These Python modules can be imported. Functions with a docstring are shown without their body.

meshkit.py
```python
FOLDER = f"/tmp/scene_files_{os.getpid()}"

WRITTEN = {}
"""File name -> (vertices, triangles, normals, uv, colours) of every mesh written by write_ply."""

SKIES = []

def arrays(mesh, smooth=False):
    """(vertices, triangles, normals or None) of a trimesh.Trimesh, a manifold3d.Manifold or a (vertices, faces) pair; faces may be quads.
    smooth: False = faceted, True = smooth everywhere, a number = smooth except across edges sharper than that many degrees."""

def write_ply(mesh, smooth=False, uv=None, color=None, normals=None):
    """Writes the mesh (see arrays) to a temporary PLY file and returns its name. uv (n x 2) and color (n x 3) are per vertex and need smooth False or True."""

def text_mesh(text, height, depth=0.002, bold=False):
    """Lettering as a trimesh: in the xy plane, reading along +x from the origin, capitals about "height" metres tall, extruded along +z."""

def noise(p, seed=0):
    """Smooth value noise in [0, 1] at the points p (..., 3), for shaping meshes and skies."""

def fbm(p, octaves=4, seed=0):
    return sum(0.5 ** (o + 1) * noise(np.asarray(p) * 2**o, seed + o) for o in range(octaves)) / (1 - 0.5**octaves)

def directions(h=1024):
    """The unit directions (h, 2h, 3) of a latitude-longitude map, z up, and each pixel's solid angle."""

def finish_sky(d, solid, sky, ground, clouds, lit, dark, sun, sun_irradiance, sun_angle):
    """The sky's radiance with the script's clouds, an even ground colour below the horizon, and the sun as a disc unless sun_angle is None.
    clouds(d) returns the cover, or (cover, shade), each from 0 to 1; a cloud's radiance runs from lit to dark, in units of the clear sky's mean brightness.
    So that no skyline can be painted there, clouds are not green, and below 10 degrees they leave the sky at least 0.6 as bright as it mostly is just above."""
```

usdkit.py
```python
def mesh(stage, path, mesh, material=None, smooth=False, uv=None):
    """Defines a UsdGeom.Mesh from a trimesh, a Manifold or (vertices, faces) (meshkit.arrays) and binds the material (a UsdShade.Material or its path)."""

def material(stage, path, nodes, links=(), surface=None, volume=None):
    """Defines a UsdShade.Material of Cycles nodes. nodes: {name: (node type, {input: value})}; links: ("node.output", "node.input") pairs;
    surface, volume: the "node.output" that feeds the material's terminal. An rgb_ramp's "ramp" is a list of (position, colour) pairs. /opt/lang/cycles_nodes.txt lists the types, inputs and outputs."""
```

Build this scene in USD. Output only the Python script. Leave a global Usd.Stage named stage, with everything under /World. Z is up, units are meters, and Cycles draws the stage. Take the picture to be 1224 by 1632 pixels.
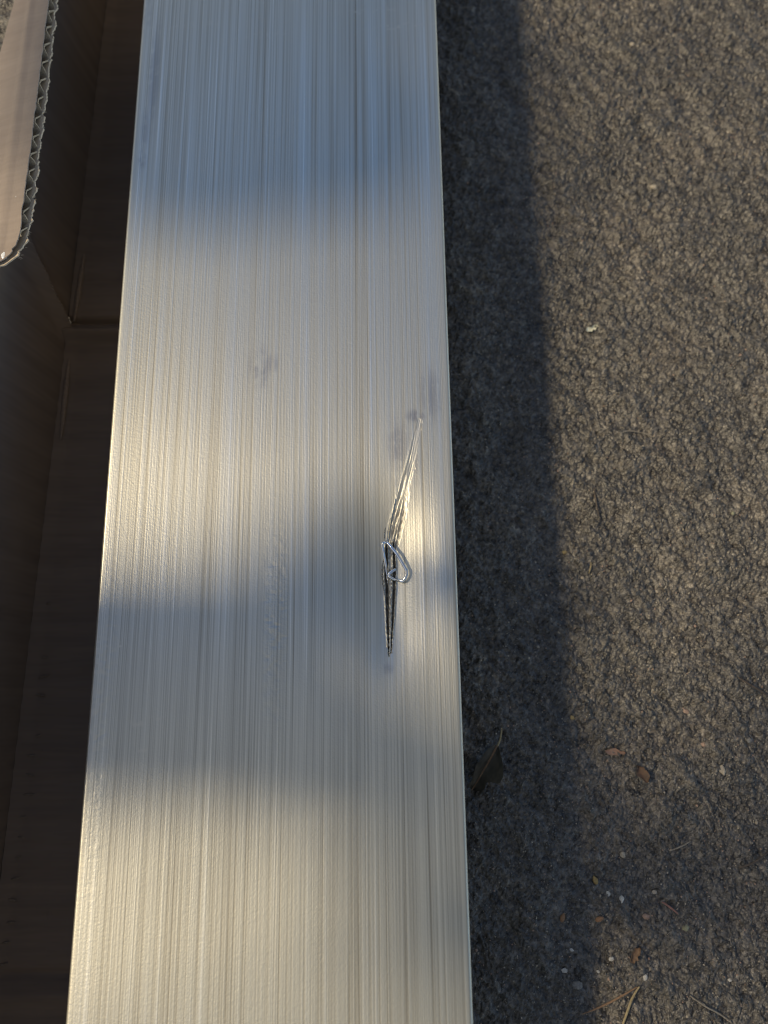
import math, random
import numpy as np, trimesh, usdkit, meshkit
from pxr import Usd, UsdGeom, UsdLux, UsdShade, Gf, Sdf, Vt

stage = Usd.Stage.CreateInMemory()
UsdGeom.SetStageUpAxis(stage, UsdGeom.Tokens.z)
UsdGeom.SetStageMetersPerUnit(stage, 1.0)
UsdGeom.Xform.Define(stage, '/World')
UsdGeom.Scope.Define(stage, '/World/Looks')
rng = np.random.default_rng(7)

# ------------------------------------------------------------------ camera
ZT = 0.055                                     # top of the aluminium bar above the ground
FPX = 1226.0                                   # focal length in pixels of the 1224 px wide photograph
_y = np.array([-68.4594594, 4935.6973, FPX]); _y /= np.linalg.norm(_y)
_x = np.array([1.0, 0, 0]); _x -= (_x @ _y) * _y; _x /= np.linalg.norm(_x)
R = np.array([_x * [1, 1, -1], _y * [1, 1, -1], np.cross(_x * [1, 1, -1], _y * [1, 1, -1])])
CAM = np.array([0.0349107848, 0.0, ZT + 0.255217293])
cam = UsdGeom.Camera.Define(stage, '/World/camera')
m4 = np.eye(4); m4[:3, :3] = R; m4[:3, 3] = CAM
cam.AddTransformOp().Set(Gf.Matrix4d(*m4.T.ravel().tolist()))
cam.CreateFocalLengthAttr(26.0)
cam.CreateHorizontalApertureAttr(26.0 * 1224 / FPX)
cam.CreateVerticalApertureAttr(26.0 * 1632 / FPX)
cam.CreateClippingRangeAttr(Gf.Vec2f(0.01, 100))
cam.CreateFStopAttr(9.0)                       # about a phone lens: 2.6 mm of opening
cam.CreateFocusDistanceAttr(0.262)
cam.CreateExposureAttr(0.67)

# ------------------------------------------------------------------ daylight
SUN = np.array([-1.0, 0.05, 1.10]); SUN /= np.linalg.norm(SUN)
sun = UsdLux.DistantLight.Define(stage, '/World/sun')
sun.CreateNormalizeAttr(True); sun.CreateIntensityAttr(0.54); sun.CreateAngleAttr(6.0)
sun.CreateColorAttr(Gf.Vec3f(1.0, 0.82, 0.53))
zc = SUN; xc = np.cross([0, 0, 1.0], zc); xc /= np.linalg.norm(xc); yc = np.cross(zc, xc)
m4 = np.eye(4); m4[:3, :3] = np.array([xc, yc, zc]).T
sun.AddTransformOp().Set(Gf.Matrix4d(*m4.T.ravel().tolist()))
CLOUD_AT = (4.7, 4.6, 4.4)
dome = UsdLux.DomeLight.Define(stage, '/World/sky')
skym = usdkit.material(stage, '/World/Looks/sky_look', {
    's': ('sky_texture', {'sky_type': 'single_scattering', 'sun_disc': False, 'sun_elevation': math.asin(SUN[2]),
                          'sun_rotation': math.atan2(SUN[0], SUN[1]), 'altitude': 200.0, 'aerosol_density': 0.4}),
    # unseen warm cloud added and placed to grey the bar's reflections, in broad veils
    'tc': ('texture_coordinate', {}), 'mp': ('mapping', {'location': CLOUD_AT, 'scale': (1.0, 1.0, 1.6)}), 'n': ('noise_texture', {'scale': 1.5, 'detail': 4.0, 'roughness': .5}),
    'cv': ('rgb_ramp', {'ramp': [(.42, (0, 0, 0)), (.56, (.9, .9, .9))]}), 'bw': ('rgb_to_bw', {}), 'cl': ('mix_color', {'blend_type': 'multiply', 'fac': 1.0, 'use_clamp': False, 'b': (1.52, 1.40, 1.10)}),
    'mx': ('mix_color', {'use_clamp': False}), 'deep': ('hsv', {'saturation': 1.38}),
    'b': ('background_shader', {'strength': 0.085})},
    [('tc.generated', 'mp.vector'), ('mp.vector', 'n.vector'), ('n.fac', 'cv.fac'), ('s.color', 'bw.color'), ('bw.val', 'cl.a'), ('s.color', 'deep.color'), ('deep.color', 'mx.a'), ('cl.result', 'mx.b'), ('cv.color', 'mx.fac'), ('mx.result', 'b.color')], surface='b.background')
UsdShade.MaterialBindingAPI.Apply(dome.GetPrim()).Bind(skym)
dome.GetPrim().SetCustomDataByKey('kind', 'structure')


# ------------------------------------------------------------------ helpers
def P(u, v, z):
    """The point at height z that the photograph shows at pixel (u, v)."""
    d = R @ np.array([(u - 612) / FPX, -(v - 816) / FPX, -1.0])
    return CAM + d * (z - CAM[2]) / d[2]


used = {}


def numbered(parent, name):
    k = used.get((parent, name), -1) + 1
    used[(parent, name)] = k
    return f'{parent}/{name}' + (f'_{k:03d}' if k else '')


def tag(prim, label=None, category=None, group=None, kind=None):
    for key, val in (('label', label), ('category', category), ('group', group), ('kind', kind)):
        if val:
            prim.SetCustomDataByKey(key, val)
    return prim


def thing(name, label, category, group=None, loc=(0, 0, 0)):
    x = UsdGeom.Xform.Define(stage, numbered('/World', name))
    x.AddTranslateOp().Set(Gf.Vec3d(*map(float, loc)))
    x.loc = np.array(loc, float)
    tag(x.GetPrim(), label, category, group)
    return x


def obj(name, mesh, mat, parent=None, smooth=False, base=None):
    """One Mesh prim. Mesh is given in world coordinates; base is the origin of the thing it hangs under."""
    path = numbered(str(parent.GetPath()) if parent is not None else '/World', name)
    v, f = (mesh.vertices, mesh.faces) if hasattr(mesh, 'vertices') else mesh
    v = np.asarray(v, float) - (np.zeros(3) if base is None else np.asarray(base))
    return usdkit.mesh(stage, path, (v, np.asarray(f)), mat, smooth)


def primvar(m, name, values):
    UsdGeom.PrimvarsAPI(m).CreatePrimvar(name, Sdf.ValueTypeNames.FloatArray, 'vertex').Set(Vt.FloatArray.FromNumpy(np.asarray(values, np.float32)))


def axis(*spans):
    """Grid coordinates from (start, end, step) spans that follow each other."""
    out = []
    for a, b, st in spans:
        n = max(1, int(round((b - a) / st)))
        out += list(np.linspace(a, b, n, endpoint=False))
    return np.array(out + [spans[-1][1]])


def grid_faces(nr, nc, wrap=False):
    r, c = np.meshgrid(np.arange(nr - 1), np.arange(nc if wrap else nc - 1), indexing='ij')
    c2 = (c + 1) % nc
    q = np.stack([r * nc + c, r * nc + c2, (r + 1) * nc + c2, (r + 1) * nc + c], -1).reshape(-1, 4)
    return np.vstack([q[:, [0, 1, 2]], q[:, [0, 2, 3]]])


def path_distance(x, y, line, widths):
    """Signed-free distance to a polyline, with the width and the along-parameter interpolated there."""
    best = np.full(x.shape, 1e9); wid = np.zeros(x.shape); along = np.zeros(x.shape); side = np.zeros(x.shape)
    for k in range(len(line) - 1):
        a, b = line[k], line[k + 1]
        d = b - a; L2 = d @ d
        t = np.clip(((x - a[0]) * d[0] + (y - a[1]) * d[1]) / L2, 0, 1)
        px, py = x - a[0] - t * d[0], y - a[1] - t * d[1]
        q = np.hypot(px, py); s = np.sign(d[0] * py - d[1] * px)
        on = q < best
        best = np.where(on, q, best); side = np.where(on, s * q, side)
        wid = np.where(on, widths[k] * (1 - t) + widths[k + 1] * t, wid); along = np.where(on, k + t, along)
    return best, wid, along, side


def tube(points, radius, sides=8, flat=1.0):
    """A closed tube along points; radius a number or one per point; flat squeezes the section."""
    p = np.asarray(points, float); n = len(p)
    r = np.broadcast_to(np.asarray(radius, float), n)
    t = np.gradient(p, axis=0); t /= np.linalg.norm(t, axis=1, keepdims=True)
    u = np.cross(t[0], [0.13, 0.21, 1.0]); u /= np.linalg.norm(u)
    rings = []
    for k in range(n):
        u = u - (u @ t[k]) * t[k]; u /= np.linalg.norm(u); w = np.cross(t[k], u)
        a = np.linspace(0, 2 * np.pi, sides, endpoint=False)
        rings.append(p[k] + r[k] * (np.cos(a)[:, None] * u + flat * np.sin(a)[:, None] * w))
    v = np.vstack(rings + [p[:1], p[-1:]])
    f = list(grid_faces(n, sides, True))
    for k in range(sides):
        f += [[n * sides, (k + 1) % sides, k], [n * sides + 1, (n - 1) * sides + k, (n - 1) * sides + (k + 1) % sides]]
    return v, np.array(f)


def smooth_line(pts, n=40):
    from scipy.interpolate import CubicSpline, PchipInterpolator
    pts = np.asarray(pts, float)
    s = np.r_[0, np.cumsum(np.linalg.norm(np.diff(pts, axis=0), axis=1))]
    return PchipInterpolator(s, pts, axis=0)(np.linspace(0, s[-1], n))


def mat(name, nodes, links, surface='p.BSDF'):
    return usdkit.material(stage, '/World/Looks/' + name, nodes, links, surface=surface)


# ------------------------------------------------------------------ materials
def metal_material():
    n = {'g': ('geometry', {}),
         # streaks drawn along the bar
         'm1': ('mapping', {'scale': (1900.0, 7.0, 0.0)}), 'm2': ('mapping', {'scale': (620.0, 2.5, 0.0), 'location': (3.1, 0, 0)}),
         'm3': ('mapping', {'scale': (110.0, 0.35, 0.0), 'location': (7.7, 0, 0)}), 'm4': ('mapping', {'scale': (900.0, 60.0, 0.0)}),
         'n1': ('noise_texture', {'scale': 1.0, 'detail': 2.0}), 'n2': ('noise_texture', {'scale': 1.0, 'detail': 2.0, 'roughness': .6}),
         'n3': ('noise_texture', {'scale': 1.0, 'detail': 1.0}), 'n4': ('noise_texture', {'scale': 1.0, 'detail': 2.0}),
         'grain': ('noise_texture', {'scale': 1500.0, 'detail': 2.0}), 'cloud': ('noise_texture', {'scale': 28.0, 'detail': 4.0, 'roughness': .6}),
         's12': ('mix_float', {'fac': 0.40}), 's123': ('mix_float', {'fac': 0.16}), 's': ('map_range', {'from_min': .35, 'from_max': .65, 'clamp': True}),
         'col': ('rgb_ramp', {'ramp': [(0, (.32, .30, .255)), (.24, (.47, .452, .395)), (.5, (.585, .57, .505)), (.78, (.665, .65, .58)), (1, (.90, .88, .80))]}),
         'smudge': ('attribute', {'attribute': 'smudge'}), 'gouge': ('attribute', {'attribute': 'gouge'}), 'grime_shade': ('attribute', {'attribute': 'grime_shade'}),
         'pit': ('attribute', {'attribute': 'pitted'}),
         'sm': ('mix_color', {'b': (.30, .30, .32)}), 'go': ('mix_color', {'b': (.66, .63, .55)}), 'gr': ('mix_color', {'b': (.06, .047, .034)}),
         'rough': ('map_range', {'from_min': 0.0, 'from_max': 1.0, 'to_min': .50, 'to_max': .37}),
         'metalness': ('math', {'math_type': 'multiply_add', 'value2': -0.9, 'value3': 0.98, 'use_clamp': True}),
         'h1': ('math', {'math_type': 'multiply', 'value2': 1.0}),
         'hp': ('math', {'math_type': 'multiply', 'value2': 1.0}),
         'h': ('math', {'math_type': 'add'}), 'hh': ('math', {'math_type': 'multiply_add', 'value2': 3.0}),
         'bump': ('bump', {'strength': 0.40, 'distance': 0.00009, 'use_object_space': False}),
         'pitn': ('noise_texture', {'scale': 900.0, 'detail': 1.0}),
         't': ('combine_xyz', {'x': 1.0, 'y': 0.0, 'z': 0.0}),
         'p': ('principled_bsdf', {'anisotropic': 0.30, 'specular_ior_level': 0.5})}
    l = [('g.position', f'm{k}.vector') for k in (1, 2, 3, 4)] + [(f'm{k}.vector', f'n{k}.vector') for k in (1, 2, 3, 4)]
    l += [('g.position', 'grain.vector'), ('g.position', 'cloud.vector'), ('g.position', 'pitn.vector'),
          ('n1.fac', 's12.a'), ('n2.fac', 's12.b'), ('s12.value' if False else 's12.result', 's123.a'), ('n3.fac', 's123.b'), ('s123.result', 's.value'),
          ('s.result', 'col.fac'), ('col.color', 'sm.a'), ('smudge.fac', 'sm.fac'), ('sm.result', 'go.a'), ('gouge.fac', 'go.fac'),
          ('go.result', 'gr.a'), ('grime_shade.fac', 'gr.fac'), ('gr.result', 'p.base_color'),
          ('s.result', 'rough.value'), ('rough.result', 'p.roughness'), ('grime_shade.fac', 'metalness.value1'), ('metalness.value', 'p.metallic'),
          ('s.result', 'h1.value1'), ('grain.fac', 'h.value1'), ('h1.value', 'h.value2'),
          ('pit.fac', 'hp.value1'), ('pitn.fac', 'hp.value2'), ('hp.value', 'hh.value1'), ('h.value', 'hh.value3'),
          ('hh.value', 'bump.height'), ('bump.normal', 'p.normal'), ('t.vector', 'p.tangent')]
    return mat('brushed_aluminium', n, l)


def ground_material():
    n = {'g': ('geometry', {}), 'big': ('noise_texture', {'scale': 22.0, 'detail': 4.0, 'roughness': .6}), 'mid': ('noise_texture', {'scale': 240.0, 'detail': 3.0, 'roughness': .6}),
         'v': ('voronoi_texture', {'scale': 750.0}), 'bw': ('rgb_to_bw', {}), 'vr': ('rgb_ramp', {'ramp': [(0, (0, 0, 0)), (.66, (0, 0, 0)), (.80, (.4, .4, .4)), (1, (1, 1, 1))]}),
         'c1': ('rgb_ramp', {'ramp': [(.3, (.060, .056, .053)), (.5, (.084, .079, .074)), (.7, (.116, .103, .090))]}),
         'c2': ('rgb_ramp', {'ramp': [(.32, (.5, .47, .45)), (.5, (.95, .95, .95)), (.68, (1.5, 1.5, 1.5))]}),
         'mul': ('mix_color', {'blend_type': 'multiply', 'fac': 1.0, 'use_clamp': False}), 'gr': ('mix_color', {'b': (.22, .195, .165)}),
         'grf': ('math', {'math_type': 'multiply', 'value2': .55}),
         'fine': ('noise_texture', {'scale': 1400.0, 'detail': 2.0}), 'v2': ('voronoi_texture', {'scale': 820.0}), 'vb': ('rgb_to_bw', {}), 'vc': ('rgb_ramp', {'ramp': [(.15, (.45, .45, .46)), (.45, (.85, .85, .85)), (.7, (1.15, 1.13, 1.1)), (.9, (1.9, 1.85, 1.75))]}), 'mul2': ('mix_color', {'blend_type': 'multiply', 'fac': 1.0, 'use_clamp': False}), 'dome': ('math', {'math_type': 'multiply_add', 'value2': -1.1}), 'bump': ('bump', {'strength': .9, 'distance': .0005}),
         'p': ('principled_bsdf', {'roughness': .36, 'specular_ior_level': .7})}
    l = [('g.position', k + '.vector') for k in ('big', 'mid', 'v', 'fine')] + [
        ('big.fac', 'c1.fac'), ('mid.fac', 'c2.fac'), ('c1.color', 'mul.a'), ('c2.color', 'mul.b'), ('mul.result', 'mul2.a'), ('g.position', 'v2.vector'), ('v2.color', 'vb.color'), ('vb.val', 'vc.fac'), ('vc.color', 'mul2.b'), ('mul2.result', 'gr.a'),
        ('v.color', 'bw.color'), ('bw.val', 'vr.fac'), ('vr.color', 'grf.value1'), ('grf.value', 'gr.fac'), ('gr.result', 'p.base_color'), ('v2.distance', 'dome.value1'), ('fine.fac', 'dome.value3'), ('dome.value', 'bump.height'), ('bump.normal', 'p.normal')]
    return mat('rough_concrete', n, l)


def card_material(name, base, dark):
    n = {'g': ('geometry', {}), 'm': ('mapping', {'scale': (60.0, 700.0, 60.0)}), 'm2': ('mapping', {'scale': (8.0, 130.0, 8.0)}),
         'n1': ('noise_texture', {'scale': 1.0, 'detail': 3.0}), 'n2': ('noise_texture', {'scale': 1.0, 'detail': 1.0}), 'f': ('noise_texture', {'scale': 1300.0, 'detail': 2.0}),
         'mx': ('mix_float', {'fac': .5}), 'c': ('rgb_ramp', {'ramp': [(.3, dark), (.7, base)]}), 'bump': ('bump', {'strength': .4, 'distance': .0002}),
         'p': ('principled_bsdf', {'roughness': .75, 'specular_ior_level': .3})}
    l = [('g.position', 'm.vector'), ('g.position', 'm2.vector'), ('m.vector', 'n1.vector'), ('m2.vector', 'n2.vector'), ('g.position', 'f.vector'), ('n1.fac', 'mx.a'), ('n2.fac', 'mx.b'),
         ('mx.result', 'c.fac'), ('c.color', 'p.base_color'), ('f.fac', 'bump.height'), ('bump.normal', 'p.normal')]
    return mat(name, n, l)


def speckled(name, a, b, scale=900.0, rough=.6, spec=.4):
    return mat(name, {'g': ('geometry', {}), 'n': ('noise_texture', {'scale': scale, 'detail': 3.0}), 'c': ('rgb_ramp', {'ramp': [(.3, a), (.7, b)]}),
                      'bump': ('bump', {'strength': .5, 'distance': .0002}), 'p': ('principled_bsdf', {'roughness': rough, 'specular_ior_level': spec})},
               [('g.position', 'n.vector'), ('n.fac', 'c.fac'), ('c.color', 'p.base_color'), ('n.fac', 'bump.height'), ('bump.normal', 'p.normal')])


M_METAL = metal_material()
M_GROUND = ground_material()
M_CARD_SHADED = card_material('shaded_cardboard', (.155, .115, .090), (.118, .087, .068))  # box shade put into this colour; the flap shows the same board lighter
M_LINER = card_material('pale_cardboard', (.29, .24, .21), (.24, .195, .17))
M_TORN = speckled('torn_paper', (.46, .38, .29), (.62, .53, .42), 2500.0, .85, .2)
M_STEEL = mat('zinc_wire', {'g': ('geometry', {}), 'n': ('noise_texture', {'scale': 700.0, 'detail': 2.0}), 'c': ('rgb_ramp', {'ramp': [(.3, (.68, .69, .72)), (.7, (.86, .87, .9))]}),
                            'p': ('principled_bsdf', {'metallic': 1.0, 'roughness': .12})}, [('g.position', 'n.vector'), ('n.fac', 'c.fac'), ('c.color', 'p.base_color')])
M_BURR = mat('torn_aluminium', {'g': ('geometry', {}), 'n': ('noise_texture', {'scale': 2600.0, 'detail': 3.0}), 'c': ('rgb_ramp', {'ramp': [(.35, (.12, .09, .06)), (.55, (.45, .40, .33)), (.75, (.7, .67, .6))]}),
                               'p': ('principled_bsdf', {'metallic': .6, 'roughness': .45})}, [('g.position', 'n.vector'), ('n.fac', 'c.fac'), ('c.color', 'p.base_color')])
M_GLUE = mat('dried_glue', {'p': ('principled_bsdf', {'base_color': (.72, .74, .78), 'roughness': .18})}, [])


# ------------------------------------------------------------------ concrete ground
def ground():
    xs = axis((-3, -.3, .3), (-.3, -.16, .02), (-.16, -.11, .0012), (-.11, .058, .008), (.058, .245, .0005), (.245, .3, .004), (.3, 3, .3))
    ys = axis((-3, -.2, .3), (-.2, -.125, .01), (-.125, .36, .00062), (.36, .5, .01), (.5, 3, .3))
    X, Y = np.meshgrid(xs, ys)
    p = np.stack([X, Y, 0 * X], -1)
    c, s = math.cos(.6), math.sin(.6)
    q = np.stack([(X * c - Y * s) * 1.0, (X * s + Y * c) * 1.0, 0 * X], -1)
    q2 = q * [0.75, 1.25, 1]
    z = .0034 * (meshkit.fbm(p * 28, 3, 1) - .5) + .0032 * (meshkit.fbm(q2 * 105, 2, 5) - .5) + .0021 * (meshkit.fbm(q2 * 215, 2, 9) - .5) + .0013 * (meshkit.noise(q * 680, 13) - .5) + .0009 * (rng.random(X.shape) - .5)
    b = meshkit.noise(q2 * 520, 21)
    z += .0007 * np.clip(b - .62, 0, 1) / .38
    z = z - .0012
    v = np.stack([X, Y, z], -1).reshape(-1, 3)
    o = obj('ground', (v, grid_faces(len(ys), len(xs))), M_GROUND, smooth=True)
    tag(o.GetPrim(), kind='structure')
    from scipy.interpolate import RegularGridInterpolator
    return RegularGridInterpolator((ys, xs), z, bounds_error=False, fill_value=0.0)


_gz = ground()
gz = lambda x, y: float(_gz((y, x)))


def G(u, v):
    p = P(u, v, -0.001)
    return np.array([p[0], p[1], gz(p[0], p[1])])


# ------------------------------------------------------------------ aluminium bar
px = lambda pts: np.array([P(u, v, ZT)[:2] for u, v in pts])
MM = .001


def bar():
    HW, RC, Z0 = .06, .0012, .0052
    fx0, fx1 = P(598, 870, ZT)[0], P(683, 870, ZT)[0]
    fy0, fy1 = P(620, 1068, ZT)[1], P(650, 655, ZT)[1]
    top = axis((-HW + RC, fx0, .0006), (fx0, fx1, .00013), (fx1, HW - RC, .0006))
    ys = axis((-.5, -.14, .06), (-.14, fy0, .0008), (fy0, fy1, .00022), (fy1, .32, .0008), (.32, 1.1, .06))
    arc = np.linspace(0, np.pi / 2, 6)
    left = [(-HW, Z0), (-HW, .03)] + [(-HW + RC - RC * math.cos(a), ZT - RC + RC * math.sin(a)) for a in arc[:-1]]
    right = [(-x, z) for x, z in left[::-1]]
    prof = np.array(left + [(x, ZT) for x in top] + right)
    X, Y = np.meshgrid(prof[:, 0], ys); Z = np.broadcast_to(prof[:, 1], X.shape).copy()
    flat = (np.abs(X) <= HW - RC + 1e-9) & (Z > ZT - 1e-6)
    fade = np.clip((HW - np.abs(X)) / .008, 0, 1) ** 1.0
    # the shallow dent round the gouge
    c = px([(621, 905)])[0]
    c2 = px([(621, 985)])[0]
    dx, dy = X - c[0], Y - c[1]
    sx = np.where(dx < 0, .0115, .0085); sy = np.where(dy > 0, .017, .016)
    dz = -.0042 * np.exp(-.5 * (dx / sx) ** 2 - .5 * (dy / sy) ** 2)
    dz -= .0014 * np.exp(-.5 * ((X - c2[0]) / .0045) ** 2 - .5 * ((Y - c2[1]) / .010) ** 2)
    dz += .00016 * (meshkit.fbm(np.stack([X * 22, Y * 12, 0 * X], -1), 2, 3) - .5) * 2
    # shallow rolled waviness
    gouge = np.zeros_like(X); grime_shade = np.zeros_like(X)
    zone = (X > fx0 - .001) & (X < fx1 + .001) & (Y > fy0 - .001) & (Y < fy1 + .001) & flat
    x, y = X[zone], Y[zone]
    jig = .75 * MM * (meshkit.noise(np.stack([x * 900, y * 700, 0 * x], -1), 4) - .5)
    q = lambda w: np.array(w) / 4660.0
    g = px([(669, 670), (656, 735), (643, 788), (632, 835), (624, 872)])
    d, w, al, sd = path_distance(x, y, g, q([4.0, 7, 9, 12, 10]))
    inn = np.clip(1 - (d + jig) / np.maximum(w, 1e-6), 0, 1)
    prof_ = np.clip(inn * 3, 0, 1)
    rib = np.clip(1.6 * meshkit.fbm(np.stack([sd * 2100, al * 1.6, 0 * al], -1), 2, 8) - .25, 0, 1)
    dz_g = -prof_ * (.00012 + .00030 * np.clip(al / 4, 0, 1)) + prof_ * rib * .00017
    dz_g += .00007 * np.exp(-((d - w) / .0004) ** 2) * np.clip(al, 0, 1) * (sd < 0)
    gg = prof_ * (.6 + .4 * rib)
    rag = meshkit.noise(np.stack([x * 2500, y * 1500, 0 * x], -1), 14)
    dirt_shade = prof_ * np.clip((al - 1.7) / 1.0, 0, 1) * np.clip(1.5 * (1 - rib) * rag + .30, 0, 1) * .75  # dent-slope shade painted into the lower groove together with soiling
    d, w, al, sd = path_distance(x, y, px([(626, 862), (622, 900), (622, 960), (621, 1030)]), q([9.5, 8.5, 6, 1]))
    dirt_shade = np.maximum(dirt_shade, np.clip(2 - 2 * (d + jig) / np.maximum(w, 1e-6), 0, 1) * np.clip(rag * 1.9 - .55, 0, 1) * .75)
    for line, wd, deep in (([(616, 862), (615.5, 905), (617, 940), (618, 990), (620, 1046)], [1.4, 3.2, 2.9, 2.1, .5], .0011),
                           ([(627, 860), (629, 900), (628, 940), (626, 985), (623, 1042)], [1.2, 2.2, 2.5, 1.7, .4], .0009)):
        d, w, al, sd = path_distance(x, y, px(line), q(wd))
        jit = .30 * MM * (meshkit.noise(np.stack([x * 1500, y * 2300, 0 * x], -1), 6) - .5)
        cut = np.clip(1.35 * (1 - (d + jit) / np.maximum(w, 1e-6)), 0, 1)
        dz_g -= deep * cut ** .8
        dz_g += .00035 * np.exp(-((d - w * 1.25) / .0003) ** 2) * (.3 + .9 * rag) * (w > .0002)
        dirt_shade = np.maximum(dirt_shade, np.clip(cut * 1.9, 0, 1) * np.clip(.55 + rag * .8, 0, .95))  # inner darkness of the slit painted in with its soiling
        dirt_shade = np.maximum(dirt_shade, np.exp(-(np.maximum(d - w, 0) / .00045) ** 2) * np.clip(rag * 1.8 - .75, 0, 1) * .8)
    dz[zone] += dz_g; gouge[zone] = gg; grime_shade[zone] = dirt_shade
    # brown fleck left of the slit, faint scuffs where the staple slid
    dz = dz * np.where(flat, fade, 0)
    # smudges, finger marks and a pitted strip: stains of the metal itself
    smudge = np.zeros_like(X); pit = np.zeros_like(X)
    st = meshkit.noise(np.stack([X * 1100, Y * 18, 0 * X], -1), 31); mo = meshkit.fbm(np.stack([X * 420, Y * 420, 0 * X], -1), 3, 32)
    for u, v, ru, rv, a in ((412, 588, 15, 34, .85), (430, 580, 14, 16, .5), (663, 663, 14, 10, .95), (685, 630, 16, 44, .55), (634, 710, 16, 40, .55), (662, 735, 10, 45, .4), (618, 1066, 9, 8, .45),
                            (235, 25, 8, 40, .4), (246, 120, 9, 95, .5), (232, 205, 7, 40, .45), (226, 255, 7, 20, .5), (640, 790, 20, 40, .3)):
        cc = P(u, v, ZT); k = 4660.0 * (.262 / (R[:, 2] @ (CAM - cc)))
        e = ((X - cc[0]) / (ru / k)) ** 2 + ((Y - cc[1]) / (rv / k)) ** 2
        smudge = np.maximum(smudge, a * np.exp(-e ** 1.5) * np.clip(6 * st * mo - .5, 0, 1))
    sc = meshkit.noise(np.stack([X * 700, Y * 1300, 0 * X], -1), 37)
    for u, v, ru, rv, a in ((590, 18, 45, 5, .8), (645, 41, 55, 6, .8), (330, 38, 70, 5, .35), (420, 55, 60, 5, .35), (262, 40, 35, 6, .3), (236, 1150, 30, 6, .8), (232, 1195, 16, 4, .8), (190, 1030, 12, 6, .8), (160, 1060, 10, 60, .9), (152, 1160, 9, 70, .9), (170, 870, 8, 30, .4), (280, 690, 20, 6, .3)):
        cc = P(u, v, ZT); k = 4660.0 * (.262 / (R[:, 2] @ (CAM - cc)))
        e = ((X - cc[0]) / (ru / k)) ** 2 + ((Y - cc[1] - .1 * (X - cc[0])) / (rv / k)) ** 2
        gouge = np.maximum(gouge, a * np.exp(-e ** 1.5) * np.clip((sc - .58) * 6, 0, 1))
    pc = px([(438, 1000)])[0]
    strip = np.exp(-((X - pc[0]) / .0042) ** 4)
    pit = strip * (.12 + .88 * np.exp(-((Y - P(438, 1010, ZT)[1]) / .028) ** 2))
    pit = np.maximum(pit, np.exp(-((X + .0555) / .0035) ** 2) * np.exp(-((Y - P(160, 1150, ZT)[1]) / .04) ** 2))
    pit = np.maximum(pit, .08)
    dz -= np.where(flat, np.clip(pit - .08, 0, 1) * .00011 * np.clip(meshkit.noise(np.stack([X * 750, Y * 750, 0 * X], -1), 55) - .45, 0, 1) * 2, 0)
    Z = Z + dz
    nr, nc = X.shape
    v = np.stack([X, Y, Z], -1).reshape(-1, 3)
    f = grid_faces(nr, nc, True)
    # closed ends
    v = np.vstack([v, [0, ys[0], .03], [0, ys[-1], .03]])
    k = np.arange(nc); k2 = (k + 1) % nc
    f = np.vstack([f, np.stack([np.full(nc, nr * nc), k2, k], 1), np.stack([np.full(nc, nr * nc + 1), (nr - 1) * nc + k, (nr - 1) * nc + k2], 1)])
    t = thing('aluminium_bar', 'long brushed aluminium bar with a torn gouge in its top face', 'metal bar', loc=(0, 0, Z0))
    o = obj('bar_body', (v, f), M_METAL, t, smooth=50, base=t.loc) if False else obj('bar_body', (v, f), M_METAL, t, smooth=True, base=t.loc)
    for name, a in (('smudge', smudge), ('gouge', gouge), ('grime_shade', grime_shade), ('pitted', pit)):
        primvar(o, name, np.r_[a.ravel(), 0, 0])

    from scipy.interpolate import RegularGridInterpolator
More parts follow.
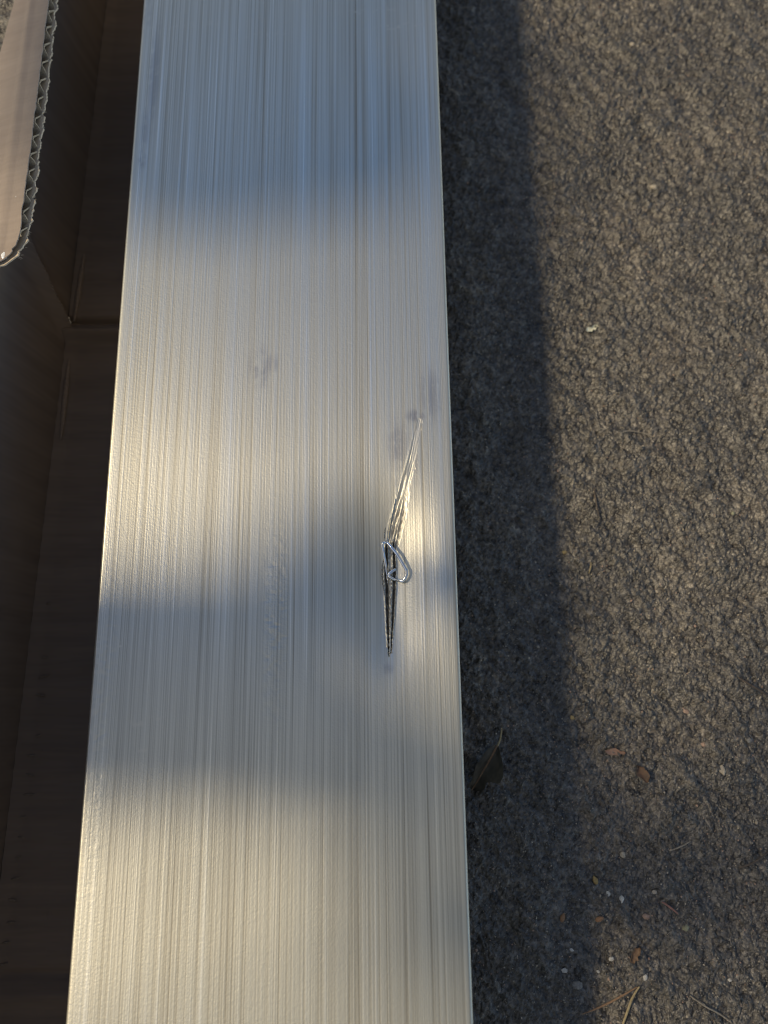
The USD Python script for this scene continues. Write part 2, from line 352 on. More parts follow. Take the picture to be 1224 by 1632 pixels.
    cols = np.where(prof[:, 1] >= ZT - 1e-9)[0]
    return t, RegularGridInterpolator((ys, prof[cols, 0]), Z[:, cols], bounds_error=False, fill_value=ZT)


BAR, _bz = bar()


def B(u, v, dz=0.0):
    """A point on the bar's top (dented) face at that pixel, raised by dz."""
    p = P(u, v, ZT)
    return np.array([p[0], p[1], float(_bz((p[1], p[0]))) + dz])


def burrs():
    def lip(pts, h, w, seed):
        """A ragged sliver of torn metal standing along a line of pixels."""
        r = np.random.default_rng(seed)
        line = smooth_line([B(u, v)[:2].tolist() + [0] for u, v in pts], 34)
        up, lo, th = [], [], []
        for k, p in enumerate(line):
            e = math.sin(math.pi * (k + .5) / len(line)) ** .5
            z = float(_bz((p[1], p[0])))
            hh = h * e * r.uniform(.35, 1.1)
            side = w * e * r.uniform(.6, 1.2)
            lo.append([p[0], p[1], z - .0006]); up.append([p[0] + side, p[1], z + hh]); th.append([p[0] + side * .4 + .00018, p[1], z + hh * .4])
        n = len(line)
        v = np.vstack([lo, up, th, np.array(lo) + [.0002, 0, 0]])
        f = []
        for k in range(n - 1):
            for a, b in ((0, 1), (1, 2), (2, 3), (3, 0)):
                f += [[a * n + k, b * n + k, b * n + k + 1], [a * n + k, b * n + k + 1, a * n + k + 1]]
        return v, np.array(f)
    obj('torn_lip', lip([(635, 770), (628, 800), (622, 830), (619, 856)], .0006, .0002, 1), M_METAL_PLAIN, BAR, base=BAR.loc)
    obj('torn_lip', lip([(629, 925), (629, 950), (627, 985), (624, 1022)], .0006, .0003, 2), M_BURR, BAR, base=BAR.loc)
    obj('torn_lip', lip([(612, 885), (610, 905), (611, 925), (614, 950)], .0007, -.0005, 3), M_BURR, BAR, base=BAR.loc)
    obj('torn_lip', lip([(614, 838), (613, 850), (615, 866)], .0005, -.0002, 4), M_BURR, BAR, base=BAR.loc)
    obj('torn_lip', lip([(622, 900), (622.5, 940), (622, 990), (621.5, 1036)], .0005, .0002, 5), M_METAL_PLAIN, BAR, base=BAR.loc)


M_METAL_PLAIN = mat('bright_torn_aluminium', {'g': ('geometry', {}), 'n': ('noise_texture', {'scale': 1800.0, 'detail': 2.0}), 'c': ('rgb_ramp', {'ramp': [(.3, (.5, .47, .42)), (.7, (.8, .78, .72))]}),
                                              'p': ('principled_bsdf', {'metallic': .9, 'roughness': .4})}, [('g.position', 'n.vector'), ('n.fac', 'c.fac'), ('c.color', 'p.base_color')])
burrs()


# ------------------------------------------------------------------ bent wire staple hooked in the gouge
def staple():
    s = lambda a, b, h: B(580 + a / 6.525, 820 + b / 6.525, h)
    pts = [s(262, 760, -.0016), s(246, 640, -.0002), s(222, 470, .0010), s(200, 360, .0022), s(192, 312, .0028), s(205, 290, .0031), s(235, 283, .0031), s(290, 340, .0030), s(340, 402, .0029), s(395, 490, .0027),
           s(433, 556, .0024), s(446, 590, .0022), s(440, 630, .0020), s(415, 672, .0018), s(398, 684, .0017), s(375, 676, .0016), s(320, 655, .0013), s(262, 626, .0009), s(250, 614, .0008),
           s(262, 600, .0008), s(300, 570, .0009), s(330, 548, .0008)]
    v, f = tube(smooth_line(pts, 110), .00052, 14, .85)
    o = obj('wire_staple', (v, f), M_STEEL, smooth=True)
    tag(o.GetPrim(), 'small bent shiny wire staple hooked into the torn gouge in the bar', 'staple')


staple()


# ------------------------------------------------------------------ cardboard carton
def carton():
    t = thing('cardboard_box', 'open brown corrugated cardboard carton under and left of the bar', 'cardboard box', loc=(-.05, .1, 0))
    TH = .004
    a, b = P(172, 0, TH), P(12, 1330, TH)                 # fold between the floor and the side wall
    fold = lambda y: a[0] + (b[0] - a[0]) * (y - a[1]) / (b[1] - a[1])
    yc1 = P(110, 522, TH)[1]; yc2 = P(60, 1568, TH)[1]

    def crease(y, x):
        z = 0
        for yc, h in ((yc1, .0045), (yc2, .0022)):
            d = y - yc - .02 * (x + .1) * 0
            z = z + h * (np.exp(-((d + .0035) / .0028) ** 2) - .8 * np.exp(-((d - .0028) / .0016) ** 2))
        return z
    ys = axis((-.5, -.14, .03), (-.14, .36, .001), (.36, 1.0, .03))
    # floor panel
    xs = np.linspace(0, 1, 70)
    X = fold(ys)[:, None] * (1 - xs) + .045 * xs; Y = np.broadcast_to(ys[:, None], X.shape)
    u = X - fold(Y)
    flat = X < -.064
    w = .0005 * (meshkit.fbm(np.stack([X * 30, Y * 30, 0 * X], -1), 3, 41) - .5)
    Z = TH + np.where(flat, crease(Y, X) + w, 0) + .0018 * np.exp(-((u - .0008) / .0016) ** 2) + .00018 * np.cos(X * 0 + Y * 2 * np.pi / .0078) * flat
    Z = np.minimum(Z, np.where(flat, 1, .0050))

    def slab(X, Y, Z, N, th):
        """A closed sheet: a grid and its copy th below along N."""
        top = np.stack([X, Y, Z], -1); low = top - np.asarray(N) * th   # N: one direction, or one per point
        nr, nc = X.shape; n = nr * nc
        f = grid_faces(nr, nc)
        rim = np.r_[np.arange(nc), np.arange(1, nr) * nc + nc - 1, (nr - 1) * nc + np.arange(nc - 2, -1, -1), np.arange(nr - 2, 0, -1) * nc]
        r2 = np.roll(rim, -1)
        e = np.vstack([np.stack([rim, r2 + n, r2], 1), np.stack([rim, rim + n, r2 + n], 1)])
        return np.vstack([top.reshape(-1, 3), low.reshape(-1, 3)]), np.vstack([f, f[:, ::-1] + n, e])
    obj('floor_panel', slab(X, Y, Z, (0, 0, 1), .0036), M_CARD_SHADED, t, smooth=40, base=t.loc)
    # side wall, leaning slightly outwards
    wall_top = .100 - .044 * np.clip((ys - .148) / .004, 0, 1)[:, None]   # folded over beyond the torn end of the flap
    hs = np.linspace(0, 1, 40)[::-1]
    H = hs * wall_top; Y = np.broadcast_to(ys[:, None], H.shape)
    Xw = fold(Y) - .0002 - H * .13 + .0009 * (meshkit.fbm(np.stack([Y * 25, H * 40, 0 * H], -1), 3, 44) - .5) + .9 * crease(Y - .55 * H, 0) + .0002 * np.cos(Y * 2 * np.pi / .0078)
    obj('side_wall', slab(Xw, Y, TH + H - .0005, (1, 0, 0.13), .0036), M_CARD_SHADED, t, smooth=40, base=t.loc)
    # paler raised strips along the fold in two places
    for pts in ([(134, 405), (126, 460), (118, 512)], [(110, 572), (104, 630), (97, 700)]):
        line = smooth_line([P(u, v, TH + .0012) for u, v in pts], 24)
        obj('pale_fold', tube(line, .0011 * np.sin(np.linspace(.15, np.pi - .15, 24)) ** .6 * (.8 + .4 * meshkit.noise(line * 600, 2)), 8, .6), M_FOLD, t, smooth=True, base=t.loc)
    # nicks along the fold
    nick = []
    for u, v in ((70, 622), (66, 648), (58, 702), (60, 735), (50, 765), (78, 962), (72, 1048), (70, 1078), (66, 1108), (62, 1172), (50, 1204), (48, 1235), (47, 1266), (37, 1302), (34, 1334), (30, 1366), (24, 1400), (20, 1434), (18, 1470), (10, 1502), (4, 1537)):
        p = P(u, v, TH)
        onw = p[0] < fold(p[1])
        c = np.array([max(p[0], fold(p[1]) + .002), p[1], TH + .0003])
        bx = trimesh.creation.icosphere(1, 1.0); bx.apply_scale([.0022 * rng.uniform(.5, 1.2), .0004, .0003]); bx.apply_transform(trimesh.transformations.rotation_matrix(rng.uniform(-.3, .3), [0, 0, 1])); bx.apply_translation(c)
        nick.append(bx)
    o = obj('crease_nicks', trimesh.util.concatenate(nick), M_NICK, t, base=t.loc)
    tag(o.GetPrim(), kind='stuff')
    # top flap folded inwards, its cut edge showing the corrugation
    r = np.random.default_rng(5)
    tilt = math.radians(18)
    e0, e1 = P(77, 0, .066), P(34, 345, .066)
    yend = P(30, 418, .066)[1]
    edge = lambda y: e0[0] + (e1[0] - e0[0]) * (y - e0[1]) / (e1[1] - e0[1])
    yf = axis((yend, .36, .0005), (.36, 1.0, .02))
    T = .0038

    def corner(y):                                        # 1 along the flap, running in to 0 at its torn end
        return np.sqrt(np.clip(1 - np.clip(1 - (y - yend) / .014, 0, 1) ** 2, 0, 1))

    def at(y, s, k):
        """Point of the flap: s metres left of the cut edge, k metres below its top face."""
        x = edge(y) - s * math.cos(tilt) + k * math.sin(tilt)
        z = .066 - s * math.sin(tilt) - k * math.cos(tilt)
        return x, z
    flap = UsdGeom.Xform.Define(stage, str(t.GetPath()) + '/top_flap')

    def liner(name, k0, th, rag, ext, seed, material):
        n = len(yf)
        ragged = ext + rag * (meshkit.fbm(np.stack([yf * 420, 0 * yf + seed, 0 * yf], -1), 3, seed) - .5) * 2 + rag * .5 * (meshkit.noise(np.stack([yf * 2000, 0 * yf, 0 * yf], -1), seed) - .5)
        inset = (1 - corner(yf)) * .011 + .0022 * np.clip(1 - (yf - yend) / .012, 0, 1) * (meshkit.fbm(np.stack([yf * 700, 0 * yf, 0 * yf], -1), 2, 77) - .5) * 2
        wide = .0135 + .018 * np.clip((.30 - yf) / .12, 0, 1)
        ss = np.r_[np.linspace(0, .006, 9), np.linspace(.007, 1.0, 14) * 1.0]
        S = np.zeros((n, 23)); S[:, :9] = ss[:9]; S[:, 9:] = .006 + (wide[:, None] - .006) * np.linspace(1 / 14, 1, 14)
        S = S + (inset - ragged)[:, None] * np.clip(1 - (S) / .02, 0, 1)
        Y = np.broadcast_to(yf[:, None], S.shape)
        pinch = np.clip((yf - yend) / .016, 0, 1)[:, None] * np.ones_like(S)
        K = k0 * np.where(S < .02, .35 + .65 * pinch, 1) + .00025 * (meshkit.fbm(np.stack([Y * 160, S * 160, 0 * S], -1), 3, seed + 1) - .5) * 2
        K = K - .0007 * np.exp(-((S - .0085) / .0016) ** 2)
        Xf, Zf = at(Y, S, K)
        return obj(name, slab(Xf[:, ::-1], Y, Zf[:, ::-1], (math.sin(tilt) * -1, 0, math.cos(tilt)), th), material, flap, smooth=40, base=t.loc)
    liner('liner', 0, .0004, .00025, 0.0, 50, M_LINER)
    liner('liner', T - .0004, .0006, .0013, .0011, 60, M_TORN)
    # fluting between the liners
    yy = np.arange(yend + .010, .45, .00045)
    ph = np.cumsum(np.full(len(yy), .00045) / (.0076 * (1 + .34 * (meshkit.noise(np.stack([yy * 60, 0 * yy, 0 * yy], -1), 70) - .5))))
    wv = np.clip(np.sin(2 * np.pi * ph) * 1.25 + .25 * np.sin(4 * np.pi * ph), -1, 1)
    pinch = np.clip((yy - yend) / .016, .35, 1)
    K = (T * .5 + .0001 - wv * (T * .5 - .0006) * 1.0) * pinch
    S = np.array([.0, .002, .006, .0112])[None, :] + .0004 * (meshkit.noise(np.stack([yy * 800, 0 * yy, 0 * yy], -1), 71)[:, None] - .5) * np.array([1, 0, 0, 0]) * 1.6
    Y = np.broadcast_to(yy[:, None], S.shape) + .0005 * (S / .006)
    Xf, Zf = at(Y, S - .0002, np.broadcast_to(K[:, None], S.shape))
    dk, dy_ = np.gradient(Zf[:, 1]), np.gradient(yy)
    nn = np.stack([0 * dk, -dk, dy_], -1); nn /= np.linalg.norm(nn, axis=1, keepdims=True)
    obj('fluting', slab(Xf[:, ::-1], Y, Zf[:, ::-1], np.broadcast_to(nn[:, None], (len(yy), 4, 3)), .00055), M_FLUTE, flap, smooth=30, base=t.loc)
    # torn fibres and glue on the cut edge
    fib = []
    for k in range(46):
        y = yend + .004 + r.uniform(0, 1) ** 1.7 * .12
        x, z = at(y, -.0012 + (1 - corner(y)) * .010, T * r.uniform(.85, 1.1))
        L = r.uniform(.0006, .0016)
        d = np.array([r.uniform(.4, 1), r.uniform(-.8, .5), r.uniform(-.3, .5)]) * L
        p = np.array([x - .0004, y, z])
        fib.append(trimesh.Trimesh(*tube([p, p + d * .5 + [0, 0, .0001], p + d], [.00011, .00008, .00003], 5), process=False))
    o = obj('torn_fibres', trimesh.util.concatenate(fib), M_TORN, flap, base=t.loc); tag(o.GetPrim(), kind='stuff')
    for u, v, sc in ((57, 97, .7), (24, 310, .9), (2, 402, 1.5)):
        p = P(u, v, .066)
        g = trimesh.creation.icosphere(2, .001 * sc); g.vertices *= 1 + .5 * (meshkit.noise(g.vertices * 2500, 3)[:, None] - .5)
        g.apply_scale([.7, 1.0, .25]); s_ = (edge(p[1]) - p[0]) / math.cos(tilt)
        x, z = at(p[1], s_, .0003); g.apply_translation([x, p[1], z])
        obj('glue_drop', g, M_GLUE, flap, smooth=True, base=t.loc)


M_FLUTE = speckled('fluting_paper', (.28, .23, .17), (.46, .39, .30), 1500.0, .85, .2)
M_FOLD = speckled('pale_fold', (.15, .11, .085), (.20, .15, .115), 900.0, .8, .2)
M_NICK = speckled('dark_nick', (.10, .075, .055), (.16, .12, .09))
carton()


# ------------------------------------------------------------------ stones, seeds and plant bits on the concrete
def stone_mesh(size, seed, flat=.65, elong=1.25):
    r = np.random.default_rng(seed)
    m = trimesh.creation.icosphere(2, 1.0)
    for _ in range(7):                                    # knock flat facets off
        d = r.normal(size=3); d /= np.linalg.norm(d); h = r.uniform(.62, .9)
        k = m.vertices @ d
        m.vertices -= np.clip(k - h, 0, None)[:, None] * d
    m.vertices *= (1 + .16 * (meshkit.noise(m.vertices * 2.3 + seed, 2)[:, None] - .5) * 2.6)
    m.apply_scale([size * elong, size / elong ** .3, size * flat])
    m.apply_transform(trimesh.transformations.rotation_matrix(r.uniform(0, 6.28), [0, 0, 1]))
    return m


TONES = {'pale': ((.27, .235, .185), (.42, .37, .30)), 'white': ((.36, .34, .31), (.54, .52, .48)), 'yellow': ((.27, .20, .09), (.36, .28, .14)), 'pink': ((.27, .18, .14), (.36, .26, .205)),
         'grey': ((.13, .125, .12), (.22, .21, .20)), 'green': ((.18, .18, .115), (.26, .26, .18))}
STONE = {k: speckled(k + '_stone', a, b, 1600.0) for k, (a, b) in TONES.items()}
PEBBLES = [  # pixel, radius in mm, tone, label
    (1008, 70, 1.35, 'pale', 'pale angular pebble, the farthest one on the concrete'),
    (1040, 300, 1.7, 'pale', 'pale angular pebble beyond the pale grass sliver'),
    (900, 880, 1.0, 'yellow', 'tiny yellowish pebble on the rim of the bar shadow'),
    (1048, 942, 1.0, 'pale', 'small pale pebble alone in mid concrete, right of the bent staple'),
    (1167, 819, .9, 'green', 'tiny yellow-green pebble near the right edge of the photo'),
    (930, 921, .9, 'pale', 'tiny pale oval pebble just past the shadow beside the upright straw bit'),
    (1093, 1133, 1.5, 'pink', 'pinkish rounded pebble below the dark twig at the right'),
    (913, 1144, 1.05, 'yellow', 'small yellowish pebble left of the pinkish wood chip, on the shadow rim'),
    (1149, 1227, 1.7, 'pale', 'largest pale yellowish pebble, right of the brown leaf scrap'),
    (993, 1362, 1.35, 'pale', 'pale flat pebble above the pair of small white pebbles'),
    (969, 1424, .95, 'white', 'small white round pebble right of the yellow seed husk'),
    (990, 1433, 1.15, 'white', 'white angular pebble, the right one of the close white pair'),
    (1044, 1422, .95, 'pale', 'small pale pebble left of the short reddish twig'),
    (1032, 1463, 1.35, 'pink', 'pinkish flat pebble under the short reddish twig'),
    (1093, 1480, 1.35, 'green', 'greenish oval pebble in the lower right'),
    (920, 1571, 1.9, 'grey', 'large greyish pebble in the shadow near the brown pine needle'),
    (902, 1549, 1.3, 'white', 'white crumbly pebble in shadow above the large greyish one'),
    (975, 1529, .95, 'white', 'small white pebble above the crossing dry needles'),
    (1026, 1556, 1.05, 'white', 'white round pebble just right of where the dry needles meet'),
    (912, 1515, .8, 'white', 'tiny white pebble in the shadow rim under the orange husks'),
    (955, 1550, .7, 'white', 'tiniest white pebble between the grey pebble and the needles'),
    (1165, 1563, .9, 'white', 'tiny white pebble above the pale needle at lower right'),
    (1190, 1180, 1.1, 'grey', 'bluish grey pebble near the right photo edge above the largest pale pebble'),
    (1122, 1187, 1.0, 'pink', 'small pink flat pebble between the pinkish and the pale yellowish pebbles'),
]
for k, (u, v, rad, tone, label) in enumerate(PEBBLES):
    p = G(u, v)
    rad *= .85
    m = stone_mesh(rad * MM, 100 + k)
    m.apply_translation(p + [0, 0, rad * MM * .15])
    o = obj('pebble', m, STONE[tone], smooth=35)
    tag(o.GetPrim(), label, 'pebble', 'loose pebbles on the concrete')

M_HUSK = speckled('orange_husk', (.19, .10, .05), (.28, .155, .08), 1500.0)
M_HUSK2 = speckled('yellow_husk', (.25, .17, .06), (.34, .245, .10), 1500.0)
for u, v, m_, label, yaw in ((898, 1464, M_HUSK, 'orange pointed seed husk lying in the bar shadow', 1.2), (955, 1464, M_HUSK, 'orange seed husk in the light, left of the pinkish flat pebble', .3), (949, 1403, M_HUSK2, 'yellow seed husk beside the small white pebbles', 1.9)):
    p = G(u, v)
    m = trimesh.creation.icosphere(2, 1.0)
    k = m.vertices[:, 0]; m.vertices[:, 1:] *= (1 - .55 * np.clip(k, 0, 1) ** 1.5)[:, None]
    m.vertices[:, 2] = np.where(m.vertices[:, 2] < 0, m.vertices[:, 2] * .4, m.vertices[:, 2])
    m.apply_scale([.0017, .00095, .0007]); m.apply_transform(trimesh.transformations.rotation_matrix(yaw, [0, 0, 1])); m.apply_translation(p + [0, 0, .0008])
    o = obj('seed_husk', m, m_, smooth=True); tag(o.GetPrim(), label, 'seed husk', 'orange and yellow seed husks')

M_STRAW = speckled('dry_straw', (.22, .17, .09), (.34, .28, .165), 900.0)
M_BROWNN = speckled('brown_needle', (.15, .09, .055), (.24, .155, .095), 900.0)
M_DARKT = speckled('dark_twig', (.045, .035, .03), (.09, .07, .055), 900.0)
M_GREYT = speckled('grey_needle', (.17, .15, .12), (.27, .24, .20), 900.0)
M_RED = speckled('reddish_twig', (.20, .10, .08), (.32, .17, .13), 900.0)


def needle(name, pts, r, material, label, category='pine needle'):
    q = [G(u, v) + [0, 0, h * MM] for u, v, h in pts]
    line = smooth_line(q, 22)
    rr = r * MM * (.55 + .45 * np.sin(np.linspace(.25, np.pi - .12, 22)))
    o = obj(name, tube(line, rr, 7, .7), material, smooth=True)
    tag(o.GetPrim(), label, category)


needle('dry_needle', [(1014, 1571, 1.2), (996, 1582, 1.5), (966, 1600, 1.2), (929, 1617, .8)], .38, M_BROWNN, 'brown dry needle slanting down left from the needle crossing', 'dry needle')
needle('dry_needle', [(1016, 1569, 1.8), (1006, 1590, 2.0), (997, 1612, 1.6), (986, 1648, 1.2)], .48, M_STRAW, 'straw yellow dry needle running off the bottom of the photo', 'dry needle')
needle('dry_needle', [(1098, 1585, .9), (1120, 1600, 1.3), (1143, 1613, 1.2), (1166, 1630, .7)], .30, M_GREYT, 'thin pale grey needle in the bottom right corner', 'dry needle')
needle('dry_needle', [(1100, 1340, .9), (1082, 1349, 1.2), (1064, 1355, .8)], .26, M_GREYT, 'short thin grey needle right of the pale flat pebble', 'dry needle')
needle('twig', [(1056, 1438, .8), (1068, 1446, 1.2), (1080, 1456, .8)], .40, M_RED, 'short reddish twig above the pinkish flat pebble', 'twig')
needle('twig', [(1172, 1080, .9), (1196, 1095, 1.4), (1232, 1116, 1.0)], .45, M_DARKT, 'thin dark twig running off the right edge of the photo', 'twig')
needle('twig', [(946, 778, .8), (949, 800, 1.1), (955, 824, .8)], .40, M_DARKT, 'short dark upright twig in the middle of the lit concrete', 'twig')
needle('straw_bit', [(942, 896, .8), (940, 906, 1.2), (938, 914, .9)], .30, M_STRAW, 'tiny yellow upright straw bit beside the bar shadow rim', 'straw')
needle('dry_needle', [(986, 694, .8), (1004, 688, 1.2), (1024, 690, 1.2), (1042, 697, .8)], .26, M_GREYT, 'thin curved grey needle on the concrete above the dark upright twig', 'dry needle')
needle('twig', [(1176, 1382, .7), (1196, 1372, 1.0), (1222, 1356, .7)], .4, M_DARKT, 'thin dark twig at the right edge below the largest pale pebble', 'twig')


def scrap(name, u, v, L, W, yaw, pitch, curl, material, label, category, seed):
    """A small curled, ragged flake with thickness."""
    r = np.random.default_rng(seed)
    a = np.linspace(-1, 1, 15); b = np.linspace(-1, 1, 7)
    A, Bq = np.meshgrid(a, b, indexing='ij')
    w = np.sqrt(np.clip(1 - np.abs(A) ** 2.8, 0.03, 1)) * (1 + 1.3 * (meshkit.noise(np.stack([A * 3.4 + seed, np.sign(Bq) * 7, 0 * A], -1), 5) - .5)) + .12 * np.sin(A * 2 + seed)
    x, y = A * L / 2, Bq * w * W / 2
    z = curl * W * (Bq ** 2) + .15 * curl * L * A ** 2 + .12 * W * (meshkit.noise(np.stack([A * 2 + seed, Bq * 2, 0 * A], -1), 9) - .5)
    v_ = np.stack([x, y, z], -1).reshape(-1, 3); n = len(v_)
    f = grid_faces(15, 7)
    nr, nc = 15, 7
    rim = np.r_[np.arange(nc), np.arange(1, nr) * nc + nc - 1, (nr - 1) * nc + np.arange(nc - 2, -1, -1), np.arange(nr - 2, 0, -1) * nc]; r2 = np.roll(rim, -1)
    m = trimesh.Trimesh(np.vstack([v_, v_ - [0, 0, .00025]]), np.vstack([f, f[:, ::-1] + n, np.stack([rim, r2 + n, r2], 1), np.stack([rim, rim + n, r2 + n], 1)]), process=False)
    m.apply_transform(trimesh.transformations.rotation_matrix(pitch, [0, 1, 0])); m.apply_transform(trimesh.transformations.rotation_matrix(yaw, [0, 0, 1]))
    p = G(u, v)
    m.apply_translation(p + [0, 0, .0006 - min(0, m.bounds[0][2]) * .75])
    o = obj(name, m, material, smooth=50)
    if label:
        tag(o.GetPrim(), label, category)
    return o


M_LEAFBROWN = speckled('brown_leaf', (.075, .047, .033), (.15, .09, .055), 500.0)
M_CHIP = speckled('pink_chip', (.22, .13, .095), (.31, .20, .145), 700.0)
M_SLIVER = speckled('pale_sliver', (.45, .45, .36), (.62, .62, .52), 700.0)
scrap('leaf_scrap', 1020, 1233, .0068, .0030, 2.05, .1, .3, M_LEAFBROWN, 'curled rusty brown leaf scrap left of the largest pale pebble', 'leaf scrap', 3)
scrap('wood_chip', 980, 1198, .0078, .0020, -.1, .05, .25, M_CHIP, 'narrow pinkish wood chip right of the small yellowish pebble', 'wood chip', 4)
scrap('grass_sliver', 943, 524, .0062, .0020, .45, .1, .3, M_SLIVER, 'pale greenish grass sliver on the lit concrete beside the bar shadow', 'grass sliver', 6)
scrap('leaf_scrap', 1010, 1520, .0060, .0024, .9, .1, .4, M_BROWNN, 'small dull brown leaf scrap above the crossing dry needles', 'leaf scrap', 8)


# the dry leaf against the bar's foot
def dry_leaf():
    t = thing('dry_leaf', 'dark curled dry leaf in the shadow against the right foot of the bar', 'leaf', loc=G(765, 1225))
    tip, foot = G(790, 1188) + [0, 0, .004], G(752, 1258) + [0, 0, .002]
    mid = (tip + foot) / 2 + [0, 0, .002]
    a = np.linspace(0, 1, 17); b = np.linspace(-1, 1, 9)
    ax = (foot - tip); Ln = np.linalg.norm(ax); ax /= Ln
    sd = np.cross([0, 0, 1.0], ax); sd /= np.linalg.norm(sd)
    up = np.cross(ax, sd)
    A, Bq = np.meshgrid(a, b, indexing='ij')
    w = .0048 * np.sin(np.pi * np.clip(A * .93 + .04, 0, 1)) ** .8 * (1 + .8 * (meshkit.noise(np.stack([A * 6, 0 * A + np.sign(Bq), 0 * A], -1), 3) - .5))
    z = .75 * np.abs(Bq) * w * (1 + .6 * Bq) + .0022 * np.sin(A * np.pi) + .0012 * (meshkit.noise(np.stack([A * 5, Bq * 2, 0 * A], -1), 12) - .5)
    pts = tip + A[..., None] * Ln * ax + (Bq * w)[..., None] * sd + z[..., None] * up
    top = pts.reshape(-1, 3); n = len(top); nr, nc = 17, 9
    f = grid_faces(nr, nc)
    rim = np.r_[np.arange(nc), np.arange(1, nr) * nc + nc - 1, (nr - 1) * nc + np.arange(nc - 2, -1, -1), np.arange(nr - 2, 0, -1) * nc]; r2 = np.roll(rim, -1)
    obj('blade', (np.vstack([top, top - up * .00025]), np.vstack([f, f[:, ::-1] + n, np.stack([rim, r2 + n, r2], 1), np.stack([rim, rim + n, r2 + n], 1)])), speckled('dry_leaf_blade', (.04, .037, .03), (.085, .075, .058), 350.0), t, smooth=50, base=t.loc)
    c = pts[:, 4] + up * .0002
    obj('midrib', tube(c, np.linspace(.00045, .0002, 17), 6), M_BROWNN, t, smooth=True, base=t.loc)
    s0 = smooth_line([tip + [0, 0, .0003], G(795, 1176) + [0, 0, .005], G(796, 1160) + [0, 0, .0055]], 12)
    obj('leaf_stalk', tube(s0, np.linspace(.0004, .00028, 12), 6), M_STRAW, t, smooth=True, base=t.loc)


dry_leaf()


# loose sand grains, past counting
def grit():
    r = np.random.default_rng(11)
    N = 24000
    u, v = r.uniform(690, 1260, N), r.uniform(-30, 1670, N)
    d = (R @ np.stack([(u - 612) / FPX, -(v - 816) / FPX, -np.ones(N)])).T
    p = CAM + d * ((0 - CAM[2]) / d[:, 2])[:, None]
    keep = p[:, 0] > .0605; p = p[keep]; N = len(p)
    p[:, 2] = _gz(p[:, 1::-1])
    size = r.uniform(.16, .40, N) * MM * np.where(r.random(N) < .06, 1.6, 1.0)
    ico = trimesh.creation.icosphere(0, 1.0)
    rot = np.linalg.qr(r.normal(size=(N, 3, 3)))[0]
    shape = ico.vertices[None] * r.uniform(.6, 1.25, (N, 12, 1)) * size[:, None, None]
    pts = np.einsum('nij,nkj->nki', rot, shape * r.uniform(.6, 1.3, (N, 1, 3))) + p[:, None] + [0, 0, 1] * (size * .15)[:, None, None]
    kind = r.choice(4, N, p=[.10, .50, .35, .05])
    for k, (name, material, label) in enumerate((('pale_grit', STONE['pale'], 'pale'), ('grey_grit', M_GRITG, 'dark grey'), ('brown_grit', M_GRITB, 'dull brown'), ('reddish_grit', STONE['pink'], 'reddish'))):
        on = np.where(kind == k)[0]
        f = (ico.faces[None] + 12 * np.arange(len(on))[:, None, None]).reshape(-1, 3)
        o = obj(name, (pts[on].reshape(-1, 3), f), material)
        tag(o.GetPrim(), label + ' sand grains bound in and strewn over the rough concrete', 'grit', kind='stuff')


M_GRITG = speckled('grey_sand', (.075, .072, .07), (.16, .155, .15), 600.0, .4, .6)
M_GRITB = speckled('brown_sand', (.085, .075, .066), (.18, .16, .14), 600.0, .45, .5)
grit()


# ------------------------------------------------------------------ leafy branch added out of view, its leaves placed to shade the bar
M_LEAF = mat('green_leaf', {'g': ('geometry', {}), 'n': ('noise_texture', {'scale': 60.0, 'detail': 3.0}), 'c': ('rgb_ramp', {'ramp': [(.3, (.045, .075, .025)), (.7, (.075, .11, .04))]}),
                            'p': ('principled_bsdf', {'roughness': .45}), 't': ('translucent_bsdf', {}), 'x': ('mix_closure', {'fac': .2})},
             [('g.position', 'n.vector'), ('n.fac', 'c.fac'), ('c.color', 'p.base_color'), ('c.color', 't.color'), ('p.BSDF', 'x.closure1'), ('t.BSDF', 'x.closure2')], surface='x.closure')


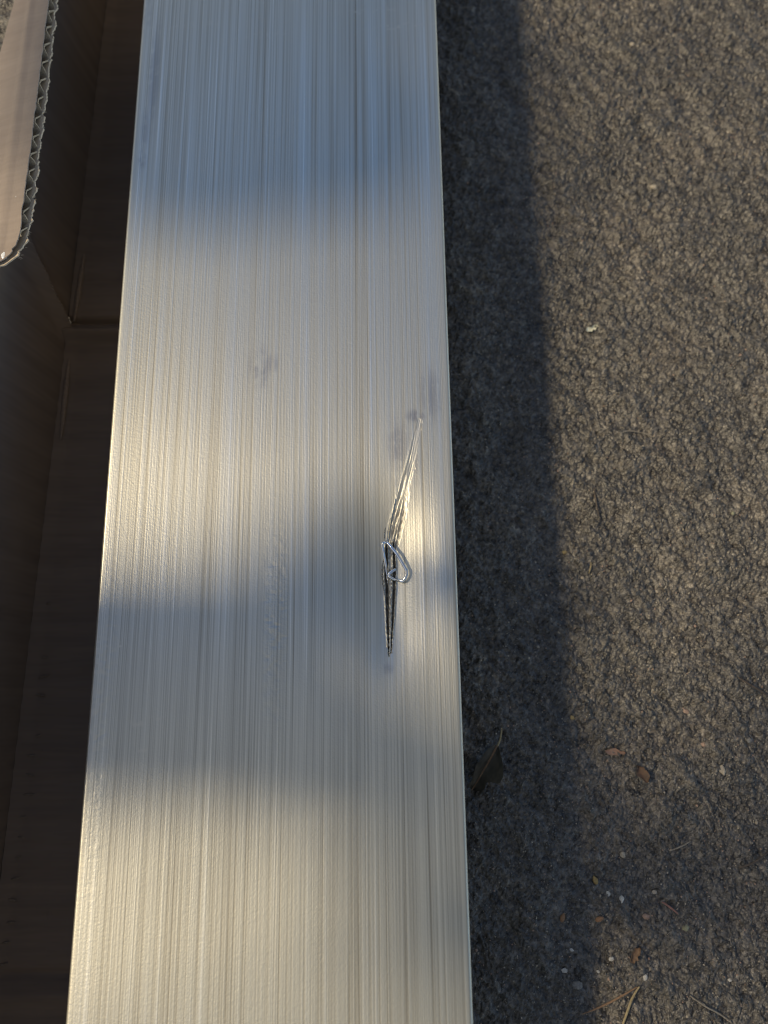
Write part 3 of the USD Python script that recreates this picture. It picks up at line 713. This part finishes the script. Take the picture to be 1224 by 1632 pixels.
def branch():
    DIST = .42
    lv = [  # shadow centre on the bar's top face, in pixels; half length, half width in mm; direction of the long axis in degrees from x
        (330, 215, 62, 42, -5), (580, 190, 40, 42, -4), (480, -30, 66, 50, 3), (250, 60, 60, 45, 80),
        (345, 1090, 66, 49, 2, .52), (585, 1212, 50, 25, -4), (735, 925, 14, 13, 75, .26), (530, 930, 42, 25, 30), (150, 1090, 56, 54, 0, .60),
        (765, 1475, 38, 24, -12), (1190, 1420, 62, 50, 80, .95), (1330, 1250, 60, 40, 60, .9),
    ]
    t = thing('added_branch', 'leafy green branch added out of view to the left of the carton to shade the bar', 'branch', loc=P(330, 600, ZT) + SUN * DIST)
    r = np.random.default_rng(3)
    ctr = []
    e1 = np.array([1.0, 0, 0]); e2 = np.array([0, 1.0, 0])
    for u, v, hl, hw, deg, *far in lv:
        s = P(u, v, ZT)
        c = s + SUN * (far[0] if far else DIST * r.uniform(.92, 1.08))
        a = math.radians(deg)
        d1 = math.cos(a) * e1 + math.sin(a) * e2; d2 = -math.sin(a) * e1 + math.cos(a) * e2
        A, Bq = np.meshgrid(np.linspace(-1, 1, 13), np.linspace(-1, 1, 7), indexing='ij')
        w = np.clip(1 - np.abs(A) ** 2.6, 0.001, 1) ** .6 * (1 - .1 * A)
        lx, ly = A * hl * MM, Bq * w * hw * MM
        lift = -.12 * hl * MM * A ** 2 - .18 * np.abs(Bq) * w * hw * MM
        pts = c + lx[..., None] * d1 + ly[..., None] * d2 + lift[..., None] * SUN
        top = pts.reshape(-1, 3); n = len(top); nr, nc = 13, 7
        f = grid_faces(nr, nc)
        rim = np.r_[np.arange(nc), np.arange(1, nr) * nc + nc - 1, (nr - 1) * nc + np.arange(nc - 2, -1, -1), np.arange(nr - 2, 0, -1) * nc]; r2 = np.roll(rim, -1)
        obj('leaf', (np.vstack([top, top - SUN * .0004]), np.vstack([f, f[:, ::-1] + n, np.stack([rim, r2 + n, r2], 1), np.stack([rim, rim + n, r2 + n], 1)])), M_LEAF, t, smooth=50, base=t.loc)
        ctr.append((c - d1 * hl * MM, c))
    # the stem runs behind the leaves, stalks join it
    st = np.array([[p[0] - .09, p[1], p[2] + .05] for p in (P(0, 1700, ZT) + SUN * DIST, P(0, 900, ZT) + SUN * DIST * 1.05, P(0, 200, ZT) + SUN * DIST, P(0, -300, ZT) + SUN * DIST * 1.1)])
    line = smooth_line(st, 40)
    obj('stem', tube(line, np.linspace(.007, .003, 40), 9), speckled('bark', (.10, .07, .05), (.18, .13, .09), 200.0), t, smooth=True, base=t.loc)
    for q, c in ctr:
        k = np.argmin(np.linalg.norm(line - q, axis=1))
        obj('leaf_stalk', tube(smooth_line([line[k], (line[k] + q) / 2 + [0, 0, -.01], q, q * .7 + c * .3], 10), .0012, 6), M_LEAF, t, smooth=True, base=t.loc)


branch()
